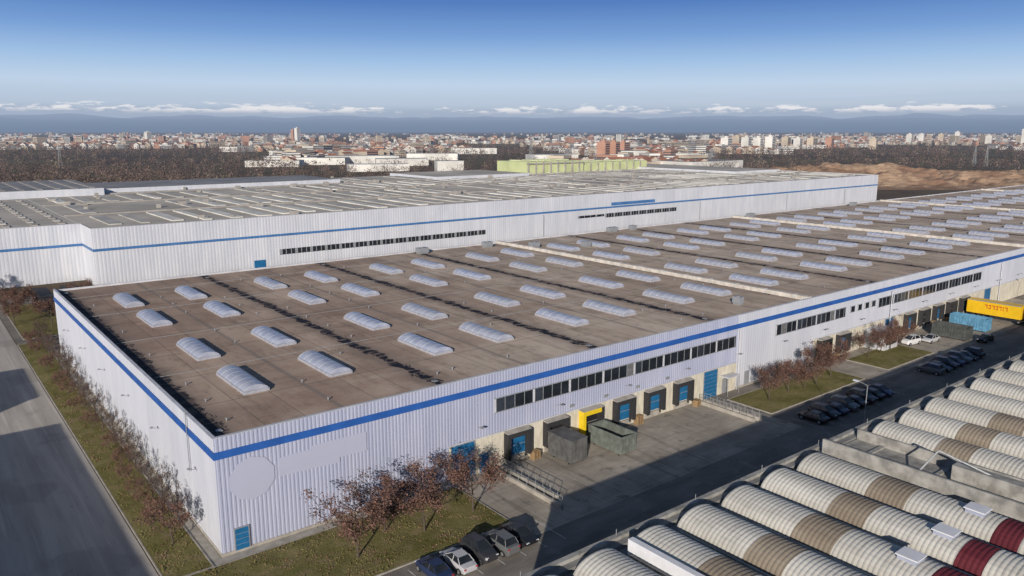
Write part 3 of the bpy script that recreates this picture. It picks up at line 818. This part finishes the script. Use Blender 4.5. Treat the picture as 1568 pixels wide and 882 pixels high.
def block(t,D,w,d,h,m,ang=.3):
    x,y=bear(t,D); b=MB(); b.rbox(x,y,w,d,0,h,ang,m,3)
    for k in range(int(h/3.1)): b.rbox(x,y,w-3,d+.4,1.2+3.1*k,2.6+3.1*k,ang,5)
    b.rbox(x,y,w*.3,d*.4,h,h+3,ang,m,3); b.obj('apartment_block',CM)
for t,D,w,h,m in((.270,1500,24,27,0),(.283,1560,16,29,1),(.295,1500,18,28,0),(.310,1520,20,27,0),(.325,1540,20,29,0),(.345,1750,24,26,1),(.36,1750,22,24,0),(.378,1800,40,24,1),(.40,1820,26,24,4),(.455,1700,18,24,1),(.115,1150,14,24,4),(.128,1160,14,24,4),(.50,2300,24,30,0),(.515,2400,20,30,0),(.54,2300,30,30,1),(.56,2500,20,36,0),(.60,2000,24,28,0),(-.27,3000,16,50,0),(-.275,3100,14,44,4),(-.458,2600,16,36,0),(.14,1250,20,22,4),(.645,1900,11,44,0)):
    block(t,D,w,14,h,m)
b=MB()
for t,D,w,d,h in((-.245,960,70,40,8),(-.19,1000,90,40,9),(-.14,930,60,40,8),(-.10,1100,70,30,9),(-.30,900,60,30,7),(.05,1050,60,40,9),(.17,900,60,30,10),(.21,1000,50,30,9),(-.05,1400,80,40,10),(-.17,800,60,26,7),(-.08,780,26,20,11)):
    x,y=bear(t,D); b.rbox(x,y,w,d,0,h,-.65+.3*random.random(),0,random.choice((0,3)))
b.obj('industrial_sheds',CM)
M['pyl']=mat('pylon_steel',(.34,.35,.36),.6,.1,1,haze=9000)
def pylon(t,D,h):
    x,y=bear(t,D); b=MB(); w=h*.07
    for s in((-1,-1),(1,-1),(1,1),(-1,1)): b.cyl((s[0]*w,s[1]*w,0),(s[0]*.3,s[1]*.3,h),.16,.1,4,0)
    for k in range(7):
        z0=h*k/7;z1=h*(k+1)/7; a=w*(1-k/7)+.3*k/7; c=w*(1-(k+1)/7)+.3*(k+1)/7
        b.cyl((-a,-a,z0),(c,-c,z1),.08,.08,4,0); b.cyl((a,a,z0),(-c,c,z1),.08,.08,4,0); b.cyl((-a,a,z0),(-c,-c,z1),.08,.08,4,0)
    for z in(.72,.83,.94): b.cyl((-h*.1,0,h*z),(h*.1,0,h*z),.12,.12,4,0)
    b.obj('power_pylon',[M['pyl']],loc=(x,y,0))
for t,D,h in((.024,800,36),(-.572,900,26),(-.34,1300,28),(.60,900,22),(.585,950,22)): pylon(t,D,h)
# earthworks
def earthmat():
    m,T=newmat('ochre_earth'); p=T.pos()
    a=T.ramp(T.noise(p,.03,6,.7),.35,.65); b_=T.ramp(T.noise(T.scalev(p,(1,1,5)),.12,5,.7),.4,.65)
    c=T.mix(a,(.24,.14,.09),(.42,.295,.20)); c=T.mix(T.math('MULTIPLY',b_,.6),c,(.14,.09,.06))
    finish(T,principled(T,c,.95,spec=.05),11000); return m
M['earth']=earthmat()
cx,cy=bear(.60,640)
b=MB(); n1,n2=120,60; Lw,Dw=420,200
def eh(i,j):
    u=i/n1;v=j/n2; x=(u-.5)*Lw;y=(v-.5)*Dw
    e=min(1,8*min(u,1-u))*min(1,5*min(v,1-v))
    hh=6.5*max(0,mnoise.fractal(Vector((x*.016,y*.03,1.7)),1,2,5)+.35)+2.4*abs(mnoise.noise(Vector((x*.08,y*.08,0))))
    return (cx+rt.x*x+fw.x*y,cy+rt.y*x+fw.y*y,max(0,hh)*e*1.5+.02)
for i in range(n1):
    for j in range(n2): b.face([eh(i,j),eh(i+1,j),eh(i+1,j+1),eh(i,j+1)],0)
b.obj('earth_mound',[M['earth']],smooth=False)
# mountains
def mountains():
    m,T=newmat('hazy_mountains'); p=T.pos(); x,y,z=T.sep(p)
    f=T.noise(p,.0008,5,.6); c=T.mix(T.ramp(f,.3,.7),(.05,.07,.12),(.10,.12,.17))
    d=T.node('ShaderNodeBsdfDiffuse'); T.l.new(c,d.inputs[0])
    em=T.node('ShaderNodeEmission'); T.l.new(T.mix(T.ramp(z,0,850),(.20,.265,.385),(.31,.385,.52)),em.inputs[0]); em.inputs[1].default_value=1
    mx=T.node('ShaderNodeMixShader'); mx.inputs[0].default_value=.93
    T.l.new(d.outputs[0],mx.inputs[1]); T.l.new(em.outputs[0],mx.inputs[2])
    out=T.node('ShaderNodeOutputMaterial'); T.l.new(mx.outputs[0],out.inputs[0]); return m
b=MB(); N=320
for row,(R,hh,o) in enumerate(((30000,560,0),(36000,830,9))):
    prev=None
    for i in range(N+1):
        a=math.radians(-25+140*i/N); x=R*math.cos(a);y=R*math.sin(a)
        h=hh*(.82+.20*mnoise.fractal(Vector((a*13+o,o,0)),1,2,7))
        cur=((x,y,-60),(x*1.03,y*1.03,h*.6),(x*1.08,y*1.08,h))
        if prev:
            for k in(0,1): b.face([prev[k],cur[k],cur[k+1],prev[k+1]],0)
        prev=cur
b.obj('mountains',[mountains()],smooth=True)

# ================================================================== SKY, SUN, CAMERA
w=bpy.data.worlds.new('World'); scene.world=w; w.use_nodes=True; w.node_tree.nodes.clear(); T_=NT(w.node_tree)
sky=T_.node('ShaderNodeTexSky',sky_type='NISHITA'); sky.sun_disc=False; sky.sun_elevation=SUN_EL
sky.sun_rotation=math.atan2(-SH.x,-SH.y)%(2*math.pi); sky.altitude=300; sky.air_density=1.0; sky.dust_density=.4; sky.ozone_density=2.0
g=T_.node('ShaderNodeTexCoord').outputs['Generated']; x,y,z=T_.sep(g)
S=.078
K=lambda r,g_,b_:(r/S,g_/S,b_/S)
stops=[(.0,(.36,.44,.57)),(.034,(.47,.56,.70)),(.056,(.52,.65,.82)),(.083,(.35,.53,.79)),(.113,(.185,.35,.68)),(.150,(.080,.20,.52)),(.25,(.038,.11,.37))]
col=K(*stops[0][1])
for (za,ca),(zb,cb) in zip(stops,stops[1:]):
    n=T_.node('ShaderNodeMapRange'); n.inputs[1].default_value=za; n.inputs[2].default_value=zb; T_.l.new(z,n.inputs[0])
    col=T_.mix(n.outputs[0],col,K(*cb))
c=T_.mix(T_.math('ADD',.05,T_.math('MULTIPLY',T_.ramp(z,.2,.5),.95)),col,sky.outputs[0])
warp=T_.scalev(g,(9,9,48))
cl=T_.noise(warp,3.6,9,.62); cl2=T_.noise(T_.scalev(g,(2.6,2.6,8)),1.7,3,.5)
cov=T_.math('ADD',cl,T_.math('MULTIPLY',T_.math('SUBTRACT',cl2,.5),.6))
# flat-bottomed cumulus bank just above the mountains
top=T_.math('SUBTRACT',1.0,T_.ramp(z,.023,.042))
mask=T_.math('MULTIPLY',T_.math('MULTIPLY',T_.ramp(z,.0175,.0225),1.0),T_.ramp(T_.math('ADD',cov,T_.math('MULTIPLY',T_.math('SUBTRACT',top,1.0),.35)),.43,.54))
wisp=T_.math('MULTIPLY',T_.math('MULTIPLY',T_.ramp(T_.noise(T_.scalev(g,(2,2,40)),2,5,.6),.5,.75),T_.math('SUBTRACT',1.0,T_.ramp(z,.04,.10))),.22)
c=T_.mix(wisp,c,K(.60,.67,.78))
low=T_.math('MULTIPLY',T_.math('SUBTRACT',1.0,T_.ramp(z,.020,.032)),.7)
c=T_.mix(low,c,K(.34,.41,.54))
c=T_.mix(T_.math('MULTIPLY',T_.math('MULTIPLY',mask,top),.92),c,T_.mix(T_.ramp(z,.019,.027),K(.44,.49,.60),K(.86,.85,.86)))
bg=T_.node('ShaderNodeBackground'); bg.inputs[1].default_value=S; T_.l.new(c,bg.inputs[0])
wo=T_.node('ShaderNodeOutputWorld'); T_.l.new(bg.outputs[0],wo.inputs[0])
sl=bpy.data.lights.new('sun','SUN'); sl.energy=5.0; sl.angle=math.radians(.5); sl.color=(1,.92,.81)
so=bpy.data.objects.new('sun',sl); COL.objects.link(so)
dirv=Vector((SH.x*math.cos(SUN_EL),SH.y*math.cos(SUN_EL),-math.sin(SUN_EL)))
so.rotation_euler=dirv.to_track_quat('-Z','Y').to_euler(); so.location=(-60,-60,90)
cd=bpy.data.cameras.new('camera'); cd.lens=27.44; cd.sensor_width=36; cd.clip_start=.5; cd.clip_end=90000
co=bpy.data.objects.new('camera',cd); COL.objects.link(co); co.location=CAM
co.rotation_euler=(math.radians(90-11.4),0,math.radians(-38.25)); scene.camera=co
